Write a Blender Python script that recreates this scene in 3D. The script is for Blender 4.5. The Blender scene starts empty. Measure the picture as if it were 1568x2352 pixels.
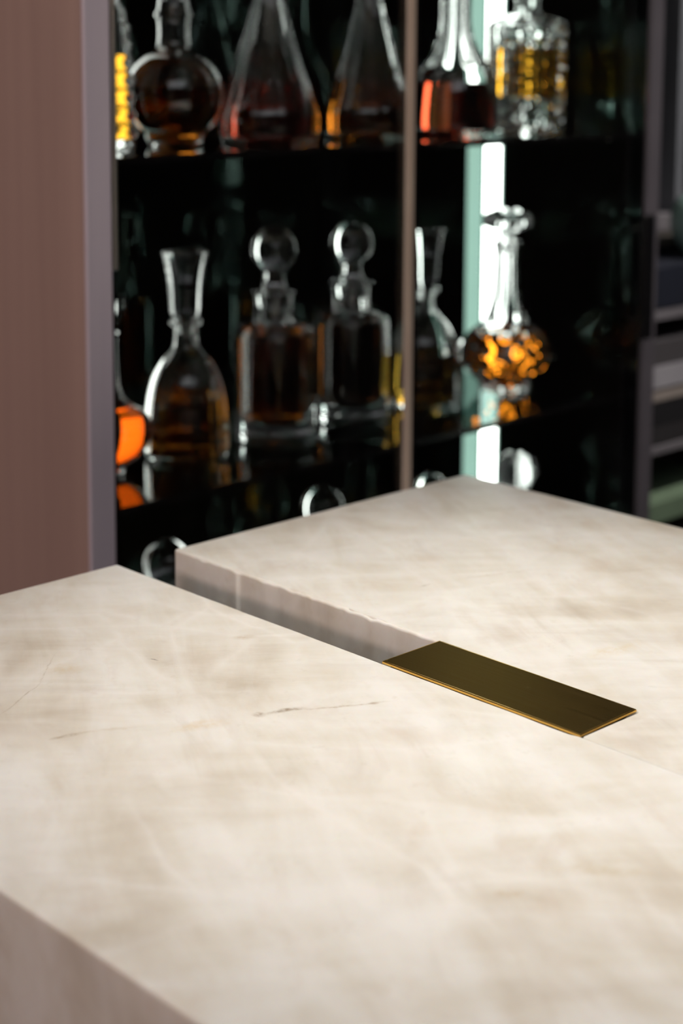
import bpy, math, random
from mathutils import Matrix, Vector, noise
random.seed(7)
S = bpy.context.scene
COL = S.collection
PI = math.pi

# ------------------------------------------------------------------ camera, world, lights, exposure
cam = bpy.data.cameras.new('camera')
co = bpy.data.objects.new('camera', cam)
COL.objects.link(co)
S.camera = co
pitch, roll, yaw = math.radians(7.3372), math.radians(0.3108), math.radians(45.8562)
fw = Vector((math.cos(yaw) * math.cos(pitch), math.sin(yaw) * math.cos(pitch), -math.sin(pitch)))
rt = Vector((math.sin(yaw), -math.cos(yaw), 0))
up = rt.cross(fw)
r2 = rt * math.cos(roll) + up * math.sin(roll)
u2 = up * math.cos(roll) - rt * math.sin(roll)
m = Matrix((r2, u2, -fw)).transposed().to_4x4()
m.translation = Vector((0, 0, 1.5))
co.matrix_world = m
FPX = 3772.14
cam.sensor_fit = 'AUTO'
cam.sensor_width = 36
cam.lens = FPX / 2352 * 36
cam.shift_y = -(1176 - 611.77) / 2352
cam.clip_start = 0.01
cam.dof.use_dof = True
cam.dof.focus_distance = 1.21
cam.dof.aperture_fstop = 4.6

S.view_settings.view_transform = 'Standard'
S.view_settings.look = 'None'
S.view_settings.gamma = 1
S.view_settings.use_curve_mapping = False
S.view_settings.exposure = 0.0
S.cycles.max_bounces = 20
S.cycles.transmission_bounces = 20
S.cycles.glossy_bounces = 10

W = bpy.data.worlds.new('world')
S.world = W
W.use_nodes = True
W.node_tree.nodes['Background'].inputs[0].default_value = (0.55, 0.5, 0.52, 1)
W.node_tree.nodes['Background'].inputs[1].default_value = 0.02


def lamp(name, kind, loc, target, energy, color, **kw):
    d = bpy.data.lights.new(name, kind)
    d.energy = energy
    d.color = color
    for k, v in kw.items():
        setattr(d, k, v)
    o = bpy.data.objects.new(name, d)
    COL.objects.link(o)
    o.location = loc
    o.rotation_euler = (Vector(target) - Vector(loc)).to_track_quat('-Z', 'Y').to_euler()
    return o


# warm ceiling spot over the counter
lamp('counter_spot', 'SPOT', (0.96, 0.75, 2.66), (0.91, 0.71, 1.05), 84, (1.0, 0.93, 0.83),
     spot_size=math.radians(43), spot_blend=1.0, shadow_soft_size=0.05)
# low side light from the left, set at an invented window
lamp('left_side_light', 'AREA', (-2.15, 1.38, 2.01), (0.6, 1.0, 1.05), 16.5, (1.0, 0.70, 0.60),
     shape='RECTANGLE', size=1.2, size_y=0.32)
# added soft fill lamp just under the ceiling
lamp('ceiling_fill_light', 'AREA', (-0.1, -0.3, 2.66), (0.0, -0.1, 0.0), 17, (0.93, 0.94, 1.0),
     shape='RECTANGLE', size=2.2, size_y=2.2)


# spot added to brighten the bookcase next to the cabinet
lamp('bookcase_fill_spot', 'SPOT', (2.8, 0.6, 2.66), (2.35, 1.6, 0.9), 115, (1.0, 0.93, 0.88),
     spot_size=math.radians(50), spot_blend=1.0, shadow_soft_size=0.05)


# ------------------------------------------------------------------ helpers
def tag(o, label=None, cat=None, group=None, kind=None):
    if label: o['label'] = label
    if cat: o['category'] = cat
    if group: o['group'] = group
    if kind: o['kind'] = kind
    return o


def thing(name, label, cat, loc=(0, 0, 0), rz=0, group=None):
    o = bpy.data.objects.new(name, None)
    COL.objects.link(o)
    o.location = loc
    o.rotation_euler = (0, 0, rz)
    o.empty_display_size = 0.05
    return tag(o, label, cat, group)


def obj(name, data, mat=None, parent=None, smooth=False, loc=None):
    if isinstance(data, tuple):
        v, f = data
        me = bpy.data.meshes.new(name)
        me.from_pydata([tuple(p) for p in v], [], f)
        me.update()
        if smooth:
            me.polygons.foreach_set('use_smooth', [True] * len(me.polygons))
        if mat: me.materials.append(mat)
    else:
        me = data
    o = bpy.data.objects.new(name, me)
    COL.objects.link(o)
    if parent: o.parent = parent
    if loc: o.location = loc
    return o


def join(*parts):
    V, F = [], []
    for v, f in parts:
        n = len(V)
        V += list(v)
        F += [tuple(i + n for i in q) for q in f]
    return V, F


def box(x0, x1, y0, y1, z0, z1, b=0.0):
    """box with chamfered edges (b > 0)"""
    if b <= 0:
        v = [(x, y, z) for x in (x0, x1) for y in (y0, y1) for z in (z0, z1)]
        f = [(0, 1, 3, 2), (4, 6, 7, 5), (0, 4, 5, 1), (2, 3, 7, 6), (0, 2, 6, 4), (1, 5, 7, 3)]
        return v, f
    pts = [(x0, y0), (x1, y0), (x1, y1), (x0, y1)]
    return slab(pts, z0, z1, b, 1)


def offset_loop(pts, d):
    n = len(pts)
    out = []
    for i in range(n):
        p0, p1, p2 = Vector(pts[i - 1]), Vector(pts[i]), Vector(pts[(i + 1) % n])
        a = (p1 - p0).normalized()
        b = (p2 - p1).normalized()
        na, nb = Vector((-a.y, a.x)), Vector((-b.y, b.x))
        k = (na + nb)
        k = k / max(0.3, (1 + na.dot(nb)))
        out.append(tuple(p1 + k * d))
    return out


def slab(pts, z0, z1, r, segs=3, wgt=None):
    """counter-clockwise outline extruded from z0 to z1, corners and both rims eased by r"""
    cp = []
    n = len(pts)
    for i in range(n):          # ease the vertical corners
        p0, p1, p2 = Vector(pts[i - 1]), Vector(pts[i]), Vector(pts[(i + 1) % n])
        a, b = (p1 - p0).normalized(), (p2 - p1).normalized()
        if a.dot(b) < 0.5:
            cp += [tuple(p1 - a * r), tuple(p1 - a * r * .3 + b * r * .3), tuple(p1 + b * r)]
        else:
            cp.append(tuple(p1))
    rings = []
    for k in range(segs + 1):
        t = k / segs * PI / 2
        rings.append((r * (1 - math.sin(t)), z0 + r * (1 - math.cos(t))))
    for k in range(segs + 1):
        t = k / segs * PI / 2
        rings.append((r * (1 - math.cos(t)), z1 - r * (1 - math.sin(t))))
    V, F = [], []
    n = len(cp)
    for d, z in rings:
        for (x, y), (px, py) in zip(offset_loop(cp, d), cp):
            if wgt:
                q = wgt(px, py)
                dz = min(z - z0, z1 - z)
                zz = z0 + (z - z0) * q if z - z0 < z1 - z else z1 - (z1 - z) * q
                V.append((px + (x - px) * q, py + (y - py) * q, zz if dz < r else z))
            else:
                V.append((x, y, z))
    for k in range(len(rings) - 1):
        for i in range(n):
            j = (i + 1) % n
            F.append((k * n + i, k * n + j, (k + 1) * n + j, (k + 1) * n + i))
    F.append(tuple(range(n - 1, -1, -1)))
    o = (len(rings) - 1) * n
    F.append(tuple(o + i for i in range(n)))
    return V, F


def lathe(prof, n=48, mod=None, cap=True):
    """closed surface of revolution; prof = [(r, z)...] from the bottom axis to the top axis"""
    V, F = [], []
    rings = []
    for r, z in prof:
        if r < 1e-6:
            rings.append([len(V)])
            V.append((0, 0, z))
        else:
            rings.append(list(range(len(V), len(V) + n)))
            for i in range(n):
                t = 2 * PI * i / n
                s = mod(t, z, r) if mod else 1.0
                V.append((r * s * math.cos(t), r * s * math.sin(t), z))
    for a, b in zip(rings, rings[1:]):
        if len(a) == 1 and len(b) == 1: continue
        for i in range(n):
            j = (i + 1) % n
            if len(a) == 1: F.append((a[0], b[j], b[i]))
            elif len(b) == 1: F.append((a[i], a[j], b[0]))
            else: F.append((a[i], a[j], b[j], b[i]))
    return V, F


def spline(pts, sub=5):
    """Catmull-Rom through the profile points; a point repeated keeps a corner"""
    out = []
    n = len(pts)
    for i in range(n - 1):
        p0 = pts[max(i - 1, 0)]; p1 = pts[i]; p2 = pts[i + 1]; p3 = pts[min(i + 2, n - 1)]
        if p1 == p2: continue
        for k in range(sub):
            t = k / sub
            q = []
            for c in (0, 1):
                q.append(.5 * (2 * p1[c] + (p2[c] - p0[c]) * t + (2 * p0[c] - 5 * p1[c] + 4 * p2[c] - p3[c]) * t * t
                               + (3 * p1[c] - p0[c] - 3 * p2[c] + p3[c]) * t ** 3))
            out.append((max(q[0], 0.0005), q[1]))
    out.append(pts[-1])
    return out


# ------------------------------------------------------------------ materials
def mat(name, color, rough=.5, metal=0, **kw):
    M = bpy.data.materials.new(name)
    M.use_nodes = True
    b = M.node_tree.nodes['Principled BSDF']
    b.inputs['Base Color'].default_value = (*color, 1)
    b.inputs['Roughness'].default_value = rough
    b.inputs['Metallic'].default_value = metal
    for k, v in kw.items():
        b.inputs[k.replace('_', ' ')].default_value = v
    return M


class NT:
    def __init__(s, M):
        s.t = M.node_tree
        s.b = s.t.nodes['Principled BSDF']

    def n(s, kind, **kw):
        x = s.t.nodes.new(kind)
        for k, v in kw.items():
            if k.startswith('i_'):
                key = k[2:].replace('_', ' ')
                x.inputs[int(key) if key.isdigit() else key].default_value = v
            else:
                setattr(x, k, v)
        return x

    def l(s, a, b):
        s.t.links.new(a, b)

    def math(s, op, a, b=None, clamp=False):
        x = s.t.nodes.new('ShaderNodeMath')
        x.operation = op
        x.use_clamp = clamp
        for i, q in enumerate((a, b)):
            if q is None: continue
            if isinstance(q, (int, float)): x.inputs[i].default_value = q
            else: s.l(q, x.inputs[i])
        return x.outputs[0]

    def mix(s, fac, a, b, mode='MIX'):
        x = s.t.nodes.new('ShaderNodeMix')
        x.data_type = 'RGBA'
        x.blend_type = mode
        for i, q in ((0, fac), (6, a), (7, b)):
            if isinstance(q, (int, float)): x.inputs[i].default_value = q
            elif isinstance(q, tuple): x.inputs[i].default_value = (*q, 1)
            else: s.l(q, x.inputs[i])
        return x.outputs[2]

    def ramp(s, fac, stops):
        x = s.t.nodes.new('ShaderNodeValToRGB')
        e = x.color_ramp.elements
        while len(e) < len(stops): e.new(.5)
        for q, (p, c) in zip(e, stops):
            q.position = p
            q.color = (c, c, c, 1) if isinstance(c, (int, float)) else (*c, 1)
        s.l(fac, x.inputs[0])
        return x.outputs[0]

    def mapped(s, rotz=0, scale=(1, 1, 1), loc=(0, 0, 0), src=None):
        if src is None:
            src = s.n('ShaderNodeTexCoord').outputs['Object']
        m1 = s.n('ShaderNodeMapping')
        m1.inputs['Rotation'].default_value = (0, 0, rotz)
        m1.inputs['Location'].default_value = loc
        m2 = s.n('ShaderNodeMapping')
        m2.inputs['Scale'].default_value = scale
        s.l(src, m1.inputs[0])
        s.l(m1.outputs[0], m2.inputs[0])
        return m2.outputs[0]

    def noise(s, vec, scale, detail=4, rough=.55, dist=0):
        x = s.n('ShaderNodeTexNoise')
        x.inputs['Scale'].default_value = scale
        x.inputs['Detail'].default_value = detail
        x.inputs['Roughness'].default_value = rough
        x.inputs['Distortion'].default_value = dist
        s.l(vec, x.inputs['Vector'])
        return x.outputs['Fac']


def marble(name, off, veins):
    """pale quartzite: soft beige clouds in two directions, white healed cracks, a few brown veins"""
    M = mat(name, (.8, .76, .7), .32)
    t = NT(M)
    tc = t.n('ShaderNodeTexCoord').outputs['Object']
    a = t.noise(t.mapped(math.radians(-62), (5.5, 17, 9), off, tc), 1.0, 5, .55, .5)
    b = t.noise(t.mapped(math.radians(38), (6, 20, 9), off, tc), 1.0, 5, .55, .6)
    c = t.noise(t.mapped(0, (4, 4, 4), off, tc), 1.3, 3, .5, .3)
    cloud = t.math('ADD', t.math('MULTIPLY', a, .45), t.math('ADD', t.math('MULTIPLY', b, .3), t.math('MULTIPLY', c, .25)))
    base = t.ramp(cloud, [(.38, (.64, .58, .495)), (.46, (.77, .73, .655)), (.53, (.845, .825, .78)), (.60, (.90, .89, .865))])
    # pink-beige blotches
    d = t.noise(t.mapped(math.radians(-50), (7, 13, 10), (off[0] + 3, off[1], 0), tc), 1.6, 4, .6, .4)
    base = t.mix(t.math('MULTIPLY', t.ramp(d, [(.55, 0), (.75, 1)]), .45), base, (.66, .55, .45))
    # white healed cracks: a lattice of soft straight lines
    for rz, sc, w, am in ((-68, (5, 12, 3), .15, .58), (42, (4.5, 10, 2), .12, .5)):
        wn = t.n('ShaderNodeTexNoise')
        wn.inputs['Scale'].default_value = 5
        wn.inputs['Detail'].default_value = 3
        t.l(tc, wn.inputs['Vector'])
        wa = t.n('ShaderNodeVectorMath', operation='MULTIPLY_ADD')
        t.l(wn.outputs['Color'], wa.inputs[0])
        wa.inputs[1].default_value = (.05, .05, .05)
        t.l(tc, wa.inputs[2])
        vo = t.n('ShaderNodeTexVoronoi', feature='DISTANCE_TO_EDGE')
        vo.inputs['Scale'].default_value = 1.0
        t.l(t.mapped(math.radians(rz), sc, (off[0], off[1] + rz, 0), wa.outputs[0]), vo.inputs['Vector'])
        fade = t.ramp(t.noise(tc, 7, 3), [(.34, .1), (.58, 1)])
        k = t.math('MULTIPLY', t.ramp(vo.outputs['Distance'], [(0, 1), (w * .3, .45), (w, 0)]), fade)
        base = t.mix(t.math('MULTIPLY', k, am), base, (.93, .915, .89))
    # fine streaks in patches
    for rz, sc, am in ((-60, (8, 34, 16), .30), (46, (8, 38, 16), .24)):
        q = t.noise(t.mapped(math.radians(rz), sc, (off[0] + rz, off[1], 0), tc), 1.0, 4, .6, .8)
        pm = t.ramp(t.noise(t.mapped(0, (1, 1, 1), (off[0] + rz * 2, off[1] + 4, 0), tc), 9, 3), [(.45, 0), (.62, 1)])
        base = t.mix(t.math('MULTIPLY', t.math('MULTIPLY', t.ramp(q, [(.48, 0), (.70, 1)]), am), pm), base, (.58, .51, .445))
        base = t.mix(t.math('MULTIPLY', t.ramp(q, [(.34, 1), (.47, 0)]), am * .6), base, (.92, .905, .885))
    # fine speckle
    sp = t.noise(t.mapped(0, (1, 1, 1), off, tc), 90, 3, .6)
    base = t.mix(t.math('MULTIPLY', t.ramp(sp, [(.62, 0), (.78, 1)]), .18), base, (.5, .42, .33))
    # single veins: (x0,y0,x1,y1,half width,strength,colour)
    wob = t.n('ShaderNodeTexNoise')
    wob.inputs['Scale'].default_value = 28
    wob.inputs['Detail'].default_value = 4
    t.l(tc, wob.inputs['Vector'])
    wv = t.n('ShaderNodeVectorMath', operation='MULTIPLY_ADD')
    t.l(wob.outputs['Color'], wv.inputs[0])
    wv.inputs[1].default_value = (.014, .014, 0)
    t.l(tc, wv.inputs[2])
    grain = t.ramp(t.noise(tc, 140, 3, .7), [(.38, .25), (.62, 1)])
    for x0, y0, x1, y1, w, st, colr in veins:
        L = math.hypot(x1 - x0, y1 - y0)
        an = math.atan2(y1 - y0, x1 - x0)
        cx, cy = (x0 + x1) / 2 + .007, (y0 + y1) / 2 + .007
        m1 = t.n('ShaderNodeMapping', vector_type='TEXTURE')
        m1.inputs['Location'].default_value = (cx, cy, 1.05)
        m1.inputs['Rotation'].default_value = (0, 0, an)
        m1.inputs['Scale'].default_value = (L * .62, w, .02)
        t.l(wv.outputs[0], m1.inputs[0])
        g = t.n('ShaderNodeTexGradient', gradient_type='SPHERICAL')
        t.l(m1.outputs[0], g.inputs[0])
        k = t.math('MULTIPLY', t.math('MULTIPLY', t.ramp(g.outputs['Fac'], [(0, 0), (.75, 1)]), grain), st)
        base = t.mix(k, base, colr)
    t.l(base, t.b.inputs['Base Color'])
    t.b.inputs['Subsurface Weight'].default_value = .28
    t.b.inputs['Subsurface Radius'].default_value = (1, .72, .5)
    t.b.inputs['Subsurface Scale'].default_value = .007
    t.b.inputs['Specular IOR Level'].default_value = .35
    rr = t.ramp(t.noise(tc, 12, 4), [(.3, .28), (.7, .42)])
    t.l(rr, t.b.inputs['Roughness'])
    bp = t.n('ShaderNodeBump')
    bp.inputs['Strength'].default_value = .05
    bp.inputs['Distance'].default_value = .002
    t.l(t.noise(tc, 60, 4), bp.inputs['Height'])
    t.l(bp.outputs[0], t.b.inputs['Normal'])
    return M


def wood(name, c0, c1, rough=.5, sc=(60, 60, 2.2), amt=1.0):
    M = mat(name, c0, rough)
    t = NT(M)
    v = t.mapped(0, sc)
    a = t.noise(v, 1, 5, .6, .3)
    b = t.noise(t.mapped(0, (sc[0] * 4, sc[1] * 4, sc[2] * 2)), 1, 3, .6)
    k = t.math('ADD', t.math('MULTIPLY', a, .75), t.math('MULTIPLY', b, .25))
    t.l(t.mix(t.ramp(k, [(.35, 0), (.65, 1)]), c0, c1), t.b.inputs['Base Color'])
    bp = t.n('ShaderNodeBump')
    bp.inputs['Strength'].default_value = .12
    bp.inputs['Distance'].default_value = .001
    t.l(b, bp.inputs['Height'])
    t.l(bp.outputs[0], t.b.inputs['Normal'])
    return M


def plain(name, color, rough=.6, metal=0, var=.12, sc=8):
    """flat colour with faint uneven tone"""
    M = mat(name, color, rough, metal)
    t = NT(M)
    k = t.noise(t.mapped(0, (1, 1, 1)), sc, 4, .6)
    lo = tuple(max(0, c * (1 - var)) for c in color)
    hi = tuple(min(1, c * (1 + var)) for c in color)
    t.l(t.mix(t.ramp(k, [(.3, 0), (.7, 1)]), lo, hi), t.b.inputs['Base Color'])
    return M


def glass(name, color=(1, 1, 1), ior=1.5, rough=0.0, wave=0.0):
    M = mat(name, color, rough)
    t = NT(M)
    t.b.inputs['Transmission Weight'].default_value = 1
    t.b.inputs['IOR'].default_value = ior
    if wave:
        bp = t.n('ShaderNodeBump')
        bp.inputs['Strength'].default_value = wave
        bp.inputs['Distance'].default_value = .004
        t.l(t.noise(t.mapped(0, (1, 1, 1)), 45, 2), bp.inputs['Height'])
        t.l(bp.outputs[0], t.b.inputs['Normal'])
    return M


def emit(name, color, strength):
    M = mat(name, color, .5)
    b = M.node_tree.nodes['Principled BSDF']
    b.inputs['Emission Color'].default_value = (*color, 1)
    b.inputs['Emission Strength'].default_value = strength
    return M


VB = (.27, .19, .11)
front_veins = [
    (.7165, .8105, .745, .8000, .0042, .9, VB), (.735, .803, .795, .768, .0022, .6, (.4, .29, .18)),
    (.783, .775, .789, .771, .003, .7, (.38, .27, .17)),
    (.709, .8140, .7155, .8115, .006, .95, (.32, .23, .14)),
    (.5848, .8789, .6064, .8701, .0032, .75, (.33, .24, .13)), (.604, .871, .640, .855, .0028, .35, (.55, .42, .25)),
    (.7215, .9490, .7262, .9405, .0012, .95, (.08, .07, .06)),
    (.796, .939, .8125, .932, .006, .5, (.5, .36, .2)),
    (.655, .834, .69, .818, .010, .5, (.75, .58, .34)),
    (.5843, .9361, .6349, .9641, .0011, .5, (.35, .27, .18)), (.6349, .9641, .6775, 1.0074, .0010, .35, (.4, .3, .2)),
    (.644, .541, .659, .532, .006, .6, (.55, .42, .27)), (.69, .536, .725, .500, .008, .45, (.58, .47, .3)),
    (.655, .985, .675, .965, .012, .35, (.66, .52, .3)),
]
rear_veins = [
    (.9915, .9262, 1.005, .9236, .0016, .8, (.3, .24, .16)),
    (1.03, .917, 1.10, .890, .0010, .6, (.5, .34, .2)),
    (.904, .925, .904, .985, .004, .6, (.58, .46, .27)), (.905, 1.03, .905, 1.06, .004, .5, (.6, .5, .33)), (.903, .85, .903, .89, .003, .5, (.6, .48, .3)),
    (.965, .724, 1.02, .718, .014, .4, (.76, .62, .38)),
    (.925, 1.06, .97, 1.03, .02, .3, (.62, .53, .45)),
    (1.16, 1.02, 1.22, .98, .03, .3, (.60, .54, .50)),
]
M_front = marble('pale_quartzite_front', (0, 0, 0), front_veins)
M_rear = marble('pale_quartzite_rear', (2.7, 1.3, .4), rear_veins)
M_gable = wood('brown_wood_veneer', (.53, .375, .33), (.445, .31, .275), .55, (12, 16, .4))
M_edge = wood('paler_lit_wood', (.74, .65, .74), (.66, .58, .68), .45, (30, 30, .8))  # brighter light on the panel's front edge, put into the colour
M_black = plain('black_lacquer', (.006, .006, .007), .25)
M_mirror = plain('dark_smoked_mirror', (.050, .075, .067), .02, 1.0, .05)
M_mirror.node_tree.nodes['Principled BSDF'].inputs['Specular Tint'].default_value = (.12, .18, .16, 1)
M_darkmetal = plain('dark_bronze_metal', (.05, .04, .035), .4, .8)
M_bronze = plain('bronze_door_profile', (.95, .72, .58), .5, .0)
M_greypost = plain('grey_metal_post', (.11, .10, .115), .5, .2)
M_pane = glass('door_glass', (.97, .985, .98), 1.45)
M_shelf = glass('smoked_shelf_glass', (.12, .17, .16), 1.3)
M_glass = glass('clear_crystal', (1, 1, 1), 1.5, 0, .0)
M_cut = glass('cut_crystal', (.98, 1, .99), 1.54, 0, .25)
M_led = emit('led_diffuser_light', (.93, 1.0, .93), 9.0)
M_led_hidden = emit('hidden_fill_strip_light', (.95, 1.0, .93), 3.2)  # for the added strip hidden behind the side panel
M_steel = plain('brushed_steel', (.5, .5, .45), .35, .9)


def liquid(name, color, ior=1.36):
    return glass(name, color, ior, 0, .0)


L_amber = liquid('amber_spirit', (.82, .30, .025))
L_brown = liquid('brown_spirit', (.68, .20, .018))
L_red = liquid('red_brown_spirit', (.58, .075, .03))
L_dark = liquid('dark_spirit', (.12, .04, .01))
L_orange = liquid('orange_spirit', (.95, .27, .015))
L_ember = liquid('red_orange_spirit', (.80, .10, .004))
L_gold = liquid('golden_spirit', (.88, .42, .03))
L_olive = liquid('olive_amber_spirit', (.55, .30, .04))

# brass plate materials
M_plate = mat('dark_brushed_bronze', (.17, .125, .06), .42, 1.0)
t = NT(M_plate)
st = t.noise(t.mapped(0, (900, 14, 1)), 1, 3, .6)
sc = t.noise(t.mapped(.6, (1, 1, 1)), 55, 5, .7)
c0 = t.mix(t.ramp(st, [(.3, 0), (.7, 1)]), (.088, .057, .022), (.125, .083, .034))
t.l(t.mix(t.math('MULTIPLY', t.ramp(sc, [(.66, 0), (.74, 1)]), .4), c0, (.32, .25, .15)), t.b.inputs['Base Color'])
t.l(t.ramp(st, [(.3, .34), (.7, .5)]), t.b.inputs['Roughness'])
t.b.inputs['Specular Tint'].default_value = (.82, .70, .48, 1)
M_gold = plain('polished_brass_edge', (.80, .50, .13), .28, 1.0)

# ------------------------------------------------------------------ the room
M_wall = plain('dark_taupe_plaster', (.045, .038, .036), .8)
M_wallL = plain('warm_taupe_plaster', (.42, .37, .34), .8)
M_ceil = plain('warm_white_ceiling', (.45, .42, .40), .8)
M_floor = wood('dark_oak_floor', (.10, .07, .05), (.06, .04, .03), .5, (2, 18, 1))
X0, X1, Y0, Y1, ZC = -2.2, 4.2, -3.0, 2.05, 2.70


def struct(name, data, M):
    return tag(obj(name, data, M), kind='structure')


struct('floor', box(X0 - .1, X1 + .1, Y0 - .1, Y1 + .1, -.1, 0), M_floor)
struct('ceiling', box(X0 - .1, X1 + .1, Y0 - .1, Y1 + .1, ZC, ZC + .1), M_ceil)
struct('wall_back', box(X0 - .1, X1 + .1, Y1, Y1 + .1, 0, ZC), M_wall)
struct('wall_right', box(X1, X1 + .1, Y0, Y1, 0, ZC), M_wall)
struct('wall_front', box(X0 - .1, X1 + .1, Y0 - .1, Y0, 0, ZC), M_wall)
WY0, WY1, WZ0, WZ1 = .75, 2.0, 1.82, 2.20
struct('wall_left', join(box(X0 - .1, X0, Y0, WY0, 0, ZC), box(X0 - .1, X0, WY1, Y1, 0, ZC),
                         box(X0 - .1, X0, WY0, WY1, 0, WZ0), box(X0 - .1, X0, WY0, WY1, WZ1, ZC)), M_wallL)
win = tag(thing('added_window_1', None, None, (0, 0, 0)), kind='structure')  # invented, unseen window that carries the low light from the left
fr = [box(X0 - .1, X0 - .02, WY0, WY0 + .04, WZ0, WZ1), box(X0 - .1, X0 - .02, WY1 - .04, WY1, WZ0, WZ1),
      box(X0 - .1, X0 - .02, WY0, WY1, WZ0, WZ0 + .04), box(X0 - .1, X0 - .02, WY0, WY1, WZ1 - .04, WZ1)]
obj('added_window_frame', join(*fr), M_edge, win)
obj('added_window_pane', box(X0 - .08, X0 - .07, WY0 + .04, WY1 - .04, WZ0 + .04, WZ1 - .04),
    emit('added_glow_pane', (1, .90, .84), 3.5), win)
struct('baseboard_back', box(X0, X1, Y1 - .015, Y1, 0, .09), M_edge)

# ceiling downlights
M_bulb = emit('downlight_lens', (1, .92, .8), 420)
for i, (x, y) in enumerate([(.96, .75), (.45, 1.1), (-.6, .2), (1.9, .1), (2.8, .6)]):
    d = thing('downlight', 'recessed ceiling downlight ' + ('over the stone counter', 'near the added window, beside the counter', 'in the middle of the room', 'behind the stone counter', 'over the bookcase')[i], 'light', (x, y, ZC), 0, 'ceiling downlights')
    prof = [(.021, -.001), (.026, -.006), (.052, -.006), (.055, 0.0), (.021, .0)]
    obj('trim_ring', lathe(prof, 32), M_ceil, d, True)
    obj('lens', lathe([(0, -.004), (.014, -.004), (.020, -.002), (.020, .0), (0, .0)], 24), M_bulb, d, True)

# ------------------------------------------------------------------ the stone counter
ZT, TH = 1.05, .10
XF, XN0, XN1, XR, YE = .4535, .8435, .9075, 1.307, 1.1532
YP0, YP1 = .6387, .8236
YEND = -.75


def edge(p, q, step=.012, amp=.0006, seed=0.0, freq=26):
    """straight edge with the small waviness of a hand-finished arris (end point left out)"""
    p, q = Vector(p), Vector(q)
    L = (q - p).length
    n = max(1, int(L / step))
    d = (q - p) / L
    nrm = Vector((-d.y, d.x))
    out = []
    for i in range(n):
        s = i / n * L
        w = min(1, s / .03, (L - s) / .03) if i else 0
        k = noise.noise(Vector((s * freq, seed, 0))) * amp + noise.noise(Vector((s * freq * .25, seed + 9, 0))) * amp * 2.2
        out.append(tuple(p + d * s + nrm * k * w))
    return out


def rim_noise(data, amp, xr, seed):
    """chip the top rim along one side of the slab"""
    V, F = data
    out = []
    for x, y, z in V:
        if xr[0] <= x <= xr[1] and z > ZT - .004 and xr[2] <= y <= xr[3]:
            k = max(0, noise.noise(Vector((y * 85, seed, 1))) + .1)
            z -= amp * k
        out.append((x, y, z))
    return out, F


pts = edge((XF, YE), (XF, YEND), .03, .0005, 3.0) + [(XF, YEND)][:0]
pts += edge((XF, YEND), (XN0, YEND), .1, 0)
pts += edge((XN0, YEND), (XN0, YP0), .1, 0)
pts += edge((XN0, YP0), (XN0, YE), .008, .0007, 1.0)
pts += edge((XN0, YE), (XF, YE), .02, .0003, 2.0)
seam = lambda x, y: .12 if (abs(x - XN0) < .003 and y < YP0 + .002) else 1.0
data = slab(pts, ZT - TH, ZT, .0026, 4, seam)
front_slab = tag(obj('counter_slab', data, M_front, None, True),
                 'pale beige veined stone slab with the brown streak, in front of the brass plate', 'stone slab')
XS = XN0 + .0003
pts = edge((XS, YEND), (XR, YEND), .1, 0) + edge((XR, YEND), (XR, YE), .03, .0003, 5.0)
pts += edge((XR, YE), (XN1, YE), .02, .0004, 6.0) + edge((XN1, YE), (XN1, YP0 - .0015), .003, .0010, 7.0, 60)
pts += [(XN1, YP0 - .0015), (XS, YP0 - .0015)]
data = slab(pts, ZT - TH, ZT, .0022, 3, seam)
data = rim_noise(data, .0034, (XN1 - .001, XN1 + .0026, .8, 1.14), 4.0)
rear_slab = tag(obj('counter_slab', data, M_rear, None, True),
                'pale grey-white stone slab behind the brass plate, with notched edge', 'stone slab')
for o in (front_slab, rear_slab):
    o.data.polygons[-1].use_smooth = False
    o.data.polygons[-2].use_smooth = False

# brass plate bridging the notch
pl = thing('brass_plate', 'dark bronze plate with bright brass edge set between stone slabs', 'metal plate',
           ((XN0 + XN1) / 2, (YP0 + YP1) / 2, ZT - TH))
hx, hy = (XN1 - XN0) / 2 - .0004, (YP1 - YP0) / 2
zt = TH + .0014
R_ = [(-hx, -hy), (hx, -hy), (hx, hy), (-hx, hy)]
obj('plate_top', slab([(x * .968, y * .989) for x, y in R_], zt - .0016, zt, .0004, 1), M_plate, pl)
rim = []
o1, o2, o3 = R_, offset_loop(R_, .0005), offset_loop(R_, .00125)
V = [(x, y, zt - .0020) for x, y in o1] + [(x, y, zt - .0006) for x, y in o1] + [(x, y, zt) for x, y in o2] + [(x, y, zt) for x, y in o3] + [(x, y, zt - .0020) for x, y in o3]
F = [(k * 4 + i, k * 4 + (i + 1) % 4, (k + 1) * 4 + (i + 1) % 4, (k + 1) * 4 + i) for k in range(4) for i in range(4)]
F += [(16 + i, 16 + (i + 1) % 4, (i + 1) % 4, i) for i in range(4)]
tag(obj('edge_trim', (V, F), M_gold, pl), 'bright brass edge')
obj('support_web', join(box(-hx + .004, -hx + .007, -hy + .006, hy - .006, 0, zt - .0016), box(hx - .007, hx - .004, -hy + .006, hy - .006, 0, zt - .0016),
                        box(-hx + .004, hx - .004, -hy + .005, hy - .005, zt - .006, zt - .0016)), M_darkmetal, pl)

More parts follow.
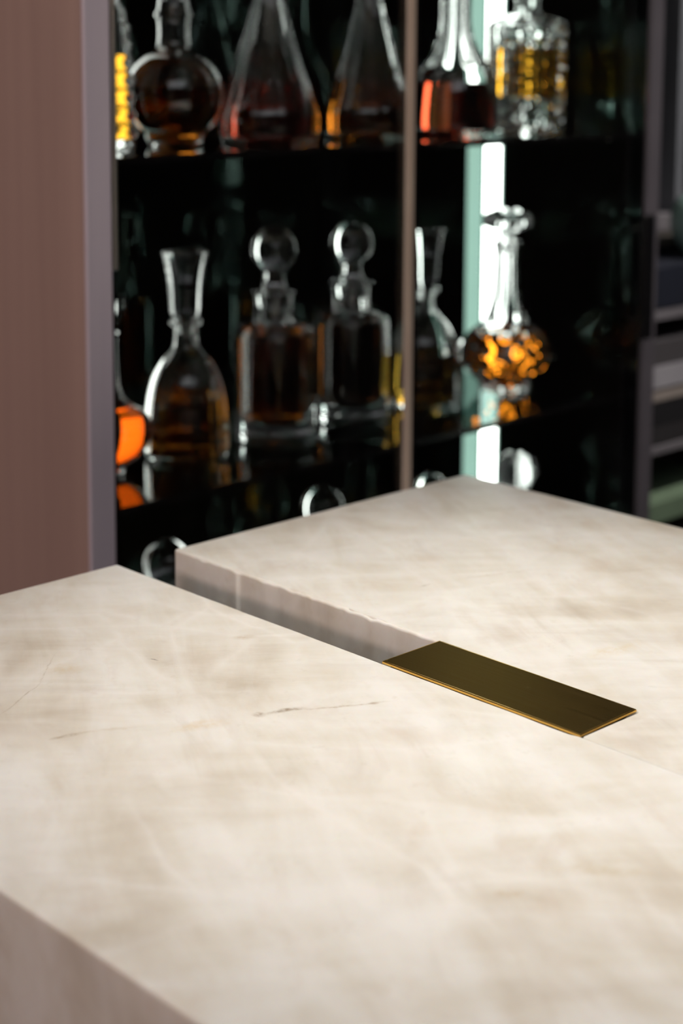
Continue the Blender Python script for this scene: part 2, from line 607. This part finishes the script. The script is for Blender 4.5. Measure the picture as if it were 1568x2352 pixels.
# counter base under the slabs
cb = thing('counter_base', 'dark wood counter base under the stone slabs', 'counter', (.88, .2, 0))
M_base = wood('dark_walnut', (.07, .048, .038), (.045, .03, .024), .45, (30, 30, 1.2))
cx, cy = .88, .2
obj('carcass', box(XF + .05 - cx, XR - .05 - cx, YEND + .05 - cy, YE - .05 - cy, .09, ZT - TH, .003), M_base, cb)
obj('plinth', box(XF + .09 - cx, XR - .09 - cx, YEND + .09 - cy, YE - .09 - cy, 0, .09), M_black, cb)
pan = None
for i in range(4):
    y0 = YEND + .06 + i * .447
    pan = obj('front_panel', box(XF + .032 - cx, XF + .05 - cx, y0 - cy, y0 + .44 - cy, .1, ZT - TH - .012, .002), M_base, cb)

# ------------------------------------------------------------------ display cabinet
CX0, CX1, CI0, CI1 = 1.0385, 2.118, 1.0745, 2.105
CF, CG, CB = 1.470, 1.486, 1.8255
CH = 2.30
cab = thing('display_cabinet', 'tall glass-fronted drinks cabinet with brown wood side panel', 'cabinet', (CI0, CF, 0))
ox, oy = CI0, CF


def cbx(x0, x1, y0, y1, z0, z1, b=0.0):
    return box(x0 - ox, x1 - ox, y0 - oy, y1 - oy, z0, z1, b)


g1 = obj('side_panel', cbx(CX0, CI0 - .002, CF + .004, CB + .03, 0, CH), M_gable, cab)
tag(g1, 'brown wood veneer side panel')
tag(obj('front_stile', cbx(CX0, CI0 - .002, CF - .002, CF + .004, 0, CH, .0015), M_edge, g1), 'front edge painted paler to look lit')
obj('inner_lining', cbx(CI0 - .002, CI0 + .001, CF + .012, CB, .1, CH - .04), M_black, cab)
g2 = obj('side_panel', cbx(CI1 + .003, CX1, CF + .02, CB + .03, 0, CH), M_black, cab)
obj('side_mirror', cbx(CI1, CI1 + .003, CF + .024, CB, .1, CH - .04), M_mirror, g2)
obj('front_post', cbx(2.071, 2.105, CF - .002, CF + .004, 0, CH, .0015), M_greypost, g2)
obj('back_panel', cbx(CI0, CI1, CB, CB + .006, .1, CH - .04), M_mirror, cab)
obj('top_panel', cbx(CI0, CI1, CF + .01, CB + .03, CH - .04, CH), M_black, cab)
obj('plinth', cbx(CI0, CI1, CF + .02, CB + .03, 0, .1), M_black, cab)
XM = 1.5605
d1 = obj('glass_door', cbx(CI0 + .010, XM + .004, CG, CG + .006, .11, CH - .05), M_pane, cab)
obj('hinge_channel', cbx(CI0, CI0 + .010, CG - .006, CG + .010, .105, CH - .045), M_black, d1)
obj('edge_profile', cbx(XM - .0045, XM + .0095, CG - .005, CG - .001, .11, CH - .05, .0008), M_bronze, d1)
d2 = obj('glass_door', cbx(XM + .020, 2.100, CG, CG + .006, .11, CH - .05), M_pane, cab)
obj('edge_profile', cbx(XM + .0105, XM + .0205, CG - .002, CG + .010, .11, CH - .05, .001), M_black, d2)
tag(obj('handle', cbx(CX1 - .070, CX1 - .046, CF - .020, CF - .008, 1.071, 1.262, .002), M_black, d2), 'black bar handle')
for hz in (1.09, 1.235):
    obj('handle_stud', cbx(CX1 - .060, CX1 - .054, CF - .009, CG + .001, hz, hz + .01), M_black, d2)
tag(obj('pull_rail', cbx(CI0 + .0005, CI0 + .0045, CF - .004, CG - .007, 1.262, 2.0, .0008), M_steel, d1), 'thin steel pull rail')

# corner light strip, then an added hidden strip that makes the left decanters glow
for xa, xb, ya, yb in ((CI1 - .004, CI1 - .0005, 1.790, 1.822), (1.240, 1.295, 1.8215, 1.825)):
    s_ = obj('light_strip', cbx(xa, xb, ya, yb, .14, 2.22), M_led if xa > 2 else M_led_hidden, cab)
    tag(s_, 'glowing white vertical light strip')
    obj('end_cap', cbx(xa, xb, ya, yb, .13, .14), M_steel, s_)
    obj('end_cap', cbx(xa, xb, ya, yb, 2.22, 2.23), M_steel, s_)

# glass shelves
SH = [.574, .979, 1.384]
TS = .008
for z in SH:
    zz = z - TS
    s_ = obj('glass_shelf', slab([(CI0 + .003 - ox, 1.505 - oy), (CI1 - .009 - ox, 1.505 - oy), (CI1 - .009 - ox, 1.782 - oy), (CI0 + .003 - ox, 1.782 - oy)], zz, z, .0008, 1), M_shelf, cab)
    tag(s_, 'smoked glass shelf')
    obj('edge_light_stop', cbx(CI0 + .0028, CI1 - .0088, 1.5035, 1.5056, zz - .0002, z + .0002), M_black, s_)  # added to stop the light strip glowing through the shelf's front edge
    obj('end_light_stop', cbx(CI1 - .0098, CI1 - .0055, 1.5045, 1.7825, zz - .0005, z + .0003), M_black, s_)  # added black cover that blocks strip glow at the shelf end
    for sx in (CI0 + .007, CI1 - .013):
        for sy in (1.56, 1.74):
            v, f = lathe([(0, -.006), (.0035, -.006), (.0035, -.0002), (0, -.0002)], 10)
            obj('shelf_pin', ([(x + sx - ox, y + sy - oy, q + zz) for x, y, q in v], f), M_steel, s_)

# ------------------------------------------------------------------ decanters
PROTO = {}


def shell(out, wall, base, rim_i, n, mod=None, sub=5, mod_in=None):
    """solid glass wall: outer profile, over the rim, inner profile back down to a thick base"""
    o = spline(out, sub)
    ztop = o[-1][1]
    inner = [(max(r - wall, .0035), z) for r, z in o if z > base + .001]
    inner = [(min(r, rim_i) if z > ztop - .03 else r, z) for r, z in inner]
    inner[-1] = (inner[-1][0], ztop)
    k0 = inner[0]
    down = inner[::-1] + [(k0[0] * .93, base), (k0[0] * .6, base - .0005), (0, base)]
    prof = [(0, .0035), (o[0][0] * .75, .0025), (o[0][0] * .9, 0)] + o + down
    nout = 3 + len(o)
    V, F = [], []
    cut = prof[nout][1] if nout < len(prof) else 0
    idx = {}
    # modulate only the outside
    state = {'k': 0}
    def mm(t, z, r):
        return mod(t, z, r) if (mod and (r, z) in outer) else 1.0
    outer = set(o)
    return lathe(prof, n, mm), inner, base


def fill(inner, base, level, n):
    pr = [(r - .0004, z) for r, z in inner if z < level]
    r0 = pr[0][0]
    last = pr[-1]
    prof = [(0, base + .0004), (r0 * .6, base + .0002), (r0 * .92, base + .0005)] + pr + [(last[0] - .0002, level), (last[0] * .9, level - .0003), (0, level - .0003)]
    return lathe(prof, n)


def decanter(name, u, out, stop, wall, base, level, Lmat, label, loc, rz=0, n=48, mod=None, smod=None, gmat=None, smooth=True,
             group=None, sn=32, ssmooth=True, plug=.6, ring=None, sub=5, ssub=4):
    """u = metres per profile unit"""
    T = thing(name, label, 'decanter', loc, rz, group)
    gm = gmat or M_glass
    out = [(r * u, h * u) for r, h in out]
    (body, inner, b) = shell(out, wall * u, base * u, 1e9, n, mod, sub)
    obj('body', body, gm, T, smooth)
    if Lmat:
        obj('liquid', fill(inner, b, level * u, max(n, 32)), Lmat, T, True)
    if stop:
        sp = [(r * u, h * u) for r, h in stop]
        pr = spline(sp, ssub)
        prof = [(0, pr[0][1])] + pr + [(0, pr[-1][1])]
        obj('stopper', lathe(prof, sn, smod), gm, T, ssmooth)
    if ring:
        R, h, w = ring
        R, h, w = R * u, h * u, w * u
        pr = [(R - w + w * math.cos(a), h + w * math.sin(a)) for a in [k / 8 * PI - PI / 2 for k in range(9)]]
        rin = R - w * 1.6
        obj('neck_ring', lathe([(rin, pr[0][1])] + pr + [(rin, pr[-1][1]), (rin, pr[0][1])], 32), gm, T, True)
    return T


def copy_tree(o, loc, rz, label, scale=1.0, liq=None, group=None, cat='decanter'):
    c = o.copy()
    COL.objects.link(c)
    c.location = loc
    c.rotation_euler = (0, 0, rz)
    c.scale = (scale,) * 3
    c['label'] = label
    if group: c['group'] = group
    for ch in o.children:
        d = ch.copy()
        COL.objects.link(d)
        d.parent = c
        if liq and ch.name.startswith('liquid'):
            d.data = ch.data.copy()
            d.data.materials[0] = liq
    return c


U = .001
YR = 1.65
ribs = lambda k, a: (lambda t, z, r: 1 + a * math.cos(k * t))
Z1, Z2, Z3 = SH[0] + .0003, SH[1] + .0003, SH[2] + .0003

# bell-shaped decanter (units: photo-sized, scaled to metres)
bell_out = [(86, 0), (95, 5), (97, 30), (96, 70), (93, 116), (88, 150), (78, 186), (62, 216), (42, 240), (31, 254), (27, 275), (27, 303), (29, 306)]
bell_stop = [(17, 285), (19, 310), (22, 316), (30, 325), (34, 340), (35, 360), (37, 396), (42, 430), (47, 455), (51, 468), (51, 468), (48, 472), (40, 470), (20, 464)]
bell = decanter('bell_decanter', .5703 * U, bell_out, bell_stop, 5, 10, 142, L_amber,
                'bell-shaped crystal decanter of amber spirit with tall flared stopper, beside the cylinder', (1.318, YR, Z2), .2,
                72, lambda t, z, r: 1 + (.022 * math.cos(12 * t) if z > .012 else 0), ribs(8, .03), ring=(39, 310, 7), sn=48, group='bell-shaped decanters')
copy_tree(bell, (1.782, YR + .01, Z2), .5, 'bell-shaped crystal decanter of olive-brown spirit behind the door edge', .985, L_olive, 'bell-shaped decanters')

# straight cylinder decanter with ball stopper
cyl_out = [(84, 0), (92, 6), (93, 20), (93, 120), (93, 235), (91, 248), (84, 258), (66, 265), (50, 269), (44, 276), (43, 300), (43, 326), (45, 332), (51, 335), (51, 340)]
cyl_stop = [(28, 300), (32, 338), (33, 343), (27, 352), (24, 368), (24, 382), (30, 389)] + \
           [(52 * math.cos(a), 433 + 52 * math.sin(a)) for a in [math.radians(q) for q in range(-50, 86, 12)]]
cyl_balls = None
cyl = decanter('cylinder_decanter', .5984 * U, cyl_out, cyl_stop, 15, 42, 243, L_brown,
               'straight cylinder decanter full of brown spirit with a glass ball stopper, beside the bell-shaped one', (1.4714, YR, Z2), 0,
               64, lambda t, z, r: 1 + (.006 * math.cos(24 * t) if .02 < z < .14 else 0), None, group='cylinder decanters')
copy_tree(cyl, (1.6302, YR + .012, Z2), .3, 'straight cylinder decanter of near-black spirit with a glass ball stopper', .985, L_dark, 'cylinder decanters')

# orange decanter with faceted wide body and tall neck
diam_out = [(52, 0), (58, 5), (57, 12), (62, 20), (80, 40), (98, 60), (106, 73), (104, 90), (96, 110), (84, 128), (66, 144), (50, 158), (40, 180), (33, 208), (28, 250), (26, 300), (28, 328), (33, 338)]
diam_stop = [(18, 315), (22, 342), (17, 352), (17, 362), (34, 368), (52, 376), (57, 386), (54, 396), (44, 404), (34, 408), (26, 413), (12, 414)]


def twist(t, z, r):
    a = 1.0
    if z < .095:
        a += .05 * math.cos(10 * t + z * 110) + .02 * math.cos(10 * t - z * 160)
    elif z > .11:
        a += .05 * math.cos(8 * t)
    return a


decanter('diamond_decanter', .6888 * U, diam_out, diam_stop, 4, 13, 130, L_orange,
         'wide faceted decanter of bright orange spirit with long neck and petal stopper', (1.958, YR, Z2), .3,
         80, twist, ribs(8, .10), M_glass, ring=None, sn=48)

# orange onion decanter half behind the wood panel
onion_out = [(34, 0), (41, 5), (48, 18), (66, 34), (86, 54), (102, 78), (107, 98), (102, 120), (86, 142), (62, 160), (44, 176), (34, 196), (28, 230), (26, 290), (28, 318), (36, 325)]
onion_stop = [(18, 300), (24, 328), (20, 338), (30, 350), (42, 368), (46, 388), (40, 408), (24, 420), (8, 424)]
decanter('onion_decanter', .5464 * U, onion_out, onion_stop, 5, 9, 160, L_ember,
         'rounded onion decanter of red-orange spirit beside the wood side panel', (1.1876, YR - .005, Z2), 0, 56)

# tall beaded decanter at the end of the top shelf
bead_out = [(54, 0), (62, 6), (66, 30), (65, 60), (62, 90), (59, 140), (56, 190), (52, 240), (48, 285), (40, 315), (30, 330), (26, 345), (26, 380), (34, 388)]
bead_stop = [(18, 365), (24, 390), (20, 398), (34, 412), (40, 435), (30, 455), (10, 462)]
decanter('beaded_decanter', .5321 * U, bead_out, bead_stop, 8, 24, 215, L_gold,
         'tall cut-glass decanter with beaded sides beside the wood side panel, on the top shelf', (1.1915, YR - .01, Z3), 0, 72,
         lambda t, z, r: 1 + (.09 * math.cos(z * 2 * PI / .021) * (.6 + .4 * math.cos(10 * t)) if .006 < z < .165 else 0), ribs(8, .05), M_glass, sub=9)

# round globe decanter
globe_out = [(50, 0), (62, 4)] + [(113 * math.cos(a), 116 + 113 * math.sin(a)) for a in [math.radians(q) for q in range(-50, 66, 10)]] + \
            [(42, 226), (38, 240), (37, 265), (39, 285), (45, 296), (40, 308), (36, 325), (37, 345), (46, 352), (46, 358)]
globe_stop = [(24, 330), (30, 356), (24, 366), (30, 376), (44, 392), (48, 412), (40, 434), (20, 446), (8, 448)]
decanter('globe_decanter', .5537 * U, globe_out, globe_stop, 4, 8, 136, L_brown,
         'round globe decanter half full of brown spirit with ringed neck', (1.3024, YR, Z3), 0, 64, None, ribs(8, .04))

# conical decanter with flat panels
cone_out = [(98, 0), (108, 5), (113, 28), (113, 62), (104, 92), (88, 140), (69, 200), (51, 260), (35, 320), (26, 372), (24, 396), (30, 404), (32, 410)]
cone_stop = [(14, 380), (19, 408), (16, 418), (26, 432), (36, 450), (38, 468), (28, 484), (10, 490)]
cone = decanter('cone_decanter', .583 * U, cone_out, cone_stop, 5, 10, 142, L_red,
                'conical panelled decanter of dark red spirit beside the round globe decanter', (1.462, YR, Z3), .12, 80,
                lambda t, z, r: 1 + .02 - .055 * abs(math.cos(5 * t)), ribs(8, .04), None, True, 'conical decanters')
copy_tree(cone, (1.6508, YR, Z3), .4, 'conical panelled decanter of dark brown spirit beside the door edge', .985, L_brown, 'conical decanters')

# wide ship's decanter
ship_out = [(88, 0), (98, 6), (103, 28), (101, 62), (97, 100), (90, 130), (76, 156), (60, 178), (46, 202), (37, 228), (33, 260), (33, 300), (34, 336), (46, 346), (46, 352)]
ship_stop = [(22, 325), (30, 350), (24, 362), (30, 372), (50, 388), (56, 404), (46, 420), (20, 428)]
decanter('ship_decanter', .6508 * U, ship_out, ship_stop, 6, 10, 118, L_red,
         'broad-based decanter of red-brown spirit with a scalloped neck', (1.832, YR, Z3), 0, 64,
         lambda t, z, r: 1 + (.06 * math.cos(10 * t) if z > .10 else .01 * math.cos(10 * t)), ribs(8, .06))


# square cut-crystal decanter
def square_body(a, h, relief, nd_x, nd_z, z0, z1):
    """square prism outside with a diamond-cut relief on its faces; shoulder and neck; cavity inside"""
    V, F = [], []
    K = nd_x * 4
    NZ = nd_z * 4
    per = 4 * K

    def ring(half, z, rel=0.0, rnd=0.0):
        i0 = len(V)
        for s in range(4):
            for k in range(K):
                q = -half + 2 * half * k / K
                fx = k / K * nd_x % 1.0
                d = 0
                if rel:
                    fz = (z - z0) / (z1 - z0) * nd_z % 1.0
                    d = rel * (abs(fx - .5) + abs(fz - .5) - .5)
                    if k == 0: d = 0
                x, y = q, -half - d
                ca, sa = math.cos(s * PI / 2), math.sin(s * PI / 2)
                X, Y = x * ca - y * sa, x * sa + y * ca
                if rnd:
                    L = math.hypot(X, Y)
                    rr = half
                    X, Y = X * (1 - rnd) + X / L * rr * rnd, Y * (1 - rnd) + Y / L * rr * rnd
                V.append((X, Y, z))
        return i0
    rings = [ring(a * .90, 0), ring(a * .98, .003), ring(a, .006)]
    for k in range(NZ + 1):
        rings.append(ring(a, z0 + (z1 - z0) * k / NZ, -relief))
    rings += [ring(a, z1 + .003), ring(a * .96, z1 + .008), ring(a * .8, z1 + .014, 0, .2), ring(a * .52, z1 + .019, 0, .7), ring(a * .40, z1 + .026, 0, 1),
              ring(a * .40, h - .004, 0, 1), ring(a * .5, h - .002, 0, 1), ring(a * .5, h, 0, 1)]
    # inside
    rings += [ring(a * .28, h, 0, 1), ring(a * .28, z1 + .024, 0, 1), ring(a * .5, z1 + .013, 0, .8), ring(a * .82, z1 + .002, 0, .2), ring(a * .82, z0 + .030, 0, .2), ring(a * .74, z0 + .026, 0, .2)]
    for r0, r1 in zip(rings, rings[1:]):
        for i in range(per):
            j = (i + 1) % per
            F.append((r0 + i, r0 + j, r1 + j, r1 + i))
    F.append(tuple(range(rings[0] + per - 1, rings[0] - 1, -1)))
    F.append(tuple(rings[-1] + i for i in range(per)))
    return V, F


sq = thing('square_decanter', 'square cut-crystal decanter of golden spirit with thick faceted base', 'decanter', (1.997, YR, Z3), math.radians(-11.6))
obj('body', square_body(.0432, .205, .006, 5, 8, .018, .160), M_cut, sq)
aq = .0432 * .805
obj('liquid', slab([(-aq, -aq), (aq, -aq), (aq, aq), (-aq, aq)], .0497, .132, .004, 3), L_gold, sq)
v, f = lathe([(0, .19), (.011, .19), (.013, .206), (.012, .210), (.024, .218), (.030, .232), (.026, .246), (.012, .254), (0, .254)], 8)
obj('stopper', (v, f), M_cut, sq)

# bottom shelf: only the stoppers show above the counter
copy_tree(cyl, (1.2856, YR, Z1 - .0), .1, 'cylinder decanter on the bottom shelf beneath the bell-shaped decanter, near the wood panel', 1.03, L_amber, 'cylinder decanters')
copy_tree(cyl, (1.625, 1.715, Z1), .2, 'cylinder decanter on the bottom shelf at the back, ball stopper dim', 1.02, L_dark, 'cylinder decanters')
copy_tree(cyl, (1.784, YR, Z1), .3, 'cylinder decanter on the bottom shelf close to the door edge', 1.03, L_brown, 'cylinder decanters')
decanter('cylinder_decanter', .6164 * U, cyl_out, cyl_stop, 15, 42, 243, L_amber,
         'cylinder decanter with a diamond-cut ball stopper, beneath the orange diamond decanter', (1.9922, YR, Z1), .4, 64, None,
         lambda t, z, r: 1 + (.05 * math.cos(12 * t + z * 330) * math.cos(12 * t - z * 330) if z > .235 and r > .008 else 0), M_glass, sn=96, ssub=6, group='cylinder decanters')

# ------------------------------------------------------------------ open shelves beside the cabinet
bay = thing('open_bookcase', 'dark open bookcase next to the glass cabinet', 'bookcase', (2.13, 1.5, 0))
M_dbrown = wood('very_dark_brown_wood', (.022, .013, .010), (.014, .009, .007), .5, (30, 30, 1.5))
M_shelfg = plain('grey_shelf_board', (.17, .16, .175), .5)
bxw = 1.2


def bb(x0, x1, y0, y1, z0, z1, b=0.0):
    return box(x0 - 2.13, x1 - 2.13, y0 - 1.5, y1 - 1.5, z0, z1, b)


obj('side_board', bb(2.122, 2.14, 1.56, 1.95, 0, 2.3), M_dbrown, bay)
obj('side_board', bb(3.28, 3.30, 1.52, 1.95, 0, 2.3), M_dbrown, bay)
obj('back_board', bb(2.14, 3.28, 1.93, 1.95, 0, 2.3), M_dbrown, bay)
obj('top_board', bb(2.122, 3.30, 1.52, 1.95, 2.3, 2.33), M_dbrown, bay)
obj('upright', bb(2.430, 2.45, 1.66, 1.93, 1.2275, 2.3), plain('blue_grey_upright', (.16, .17, .19), .5), bay)
obj('shelf_board', bb(2.14, 3.28, 1.66, 1.93, 1.1966, 1.2274, .0015), M_shelfg, bay)
for z, th in ((1.088, .020), (.8625, .014), (.52, .02), (.2, .02)):
    obj('shelf_board', bb(2.14, 3.28, 1.52, 1.93, z - th / 2 - .001, z + th / 2, .0015), M_shelfg, bay)


def book(name, x0, x1, y0, y1, z0, z1, cov, label):
    T = thing(name, label, 'book', ((x0 + x1) / 2, (y0 + y1) / 2, z0))
    w, d, h = (x1 - x0) / 2, (y1 - y0) / 2, z1 - z0
    c = min(.003, h * .15)
    obj('cover', join(box(-w, w, -d, d, 0, c), box(-w, w, -d, d, h - c, h), box(-w, w, -d, -d + c, c, h - c)), cov, T)
    obj('pages', box(-w + .004, w - .004, -d + c, d - .004, c, h - c), plain('pages', (.5, .48, .44), .8), T)
    return T


book('book', 2.15, 2.43, 1.521, 1.74, .8705 + .0, .9015, plain('dark_grey_cover', (.03, .028, .03), .6), 'thick black book lying at the bottom of the stack in the bookcase')
book('book', 2.15, 2.43, 1.521, 1.74, .902, .944, plain('charcoal_cover', (.012, .012, .014), .6), 'thick charcoal book lying second in the bookcase stack')
book('book', 2.15, 2.42, 1.520, 1.73, .9445, .961, plain('beige_cover', (.30, .26, .235), .6), 'thin beige book lying under the silver-grey one in the bookcase')
book('book', 2.15, 2.43, 1.519, 1.74, .966, 1.002, plain('silver_grey_cover', (.36, .35, .38), .5), 'silver-grey book lying on the beige book in the bookcase')
book('book', 2.15, 2.42, 1.522, 1.73, 1.0025, 1.042, plain('mid_grey_cover', (.075, .07, .075), .5), 'dark grey book lying on top of the stack in the bookcase')
book('book', 2.15, 2.44, 1.518, 1.75, 1.0985, 1.163, plain('navy_cover', (.015, .018, .03), .5), 'thick navy book lying alone on the middle shelf of the bookcase')
book('book', 2.27, 2.56, 1.628, 1.75, 1.1635, 1.1797, plain('near_black_cover', (.012, .012, .014), .6), 'thin black book lying between the navy and olive-beige books')
book('book', 2.27, 2.56, 1.625, 1.75, 1.18, 1.192, plain('olive_beige_cover', (.14, .125, .105), .6), 'thin olive-beige book lying above the navy book')
book('book', 2.15, 2.44, 1.515, 1.75, .742, .775, plain('sage_green_cover', (.16, .23, .15), .6), 'sage green book lying on the lower dark books of the bookcase')
book('book', 2.15, 2.44, 1.53, 1.75, .5302, .64, plain('black_cover_a', (.008, .007, .007), .6), 'large black book lying on the low shelf of the bookcase')
book('book', 2.15, 2.44, 1.53, 1.75, .6405, .7415, plain('black_cover_b', (.02, .014, .012), .6), 'large dark brown book lying beneath the sage green one')

vs = thing('vase', 'small round pale sea-green vase standing on the navy book', 'vase', (2.374, 1.56, 1.1633))
vprof = spline([(.028, 0), (.031, .002), (.042, .014), (.055, .034), (.0605, .058), (.056, .083), (.043, .102), (.027, .114), (.020, .122), (.024, .130)], 4)
vin = [(r - .003, z) for r, z in vprof[::-1] if z > .006]
obj('body', lathe([(0, 0)] + vprof + vin + [(0, .006)], 40), plain('sea_green_glaze', (.34, .52, .47), .25), vs, True)
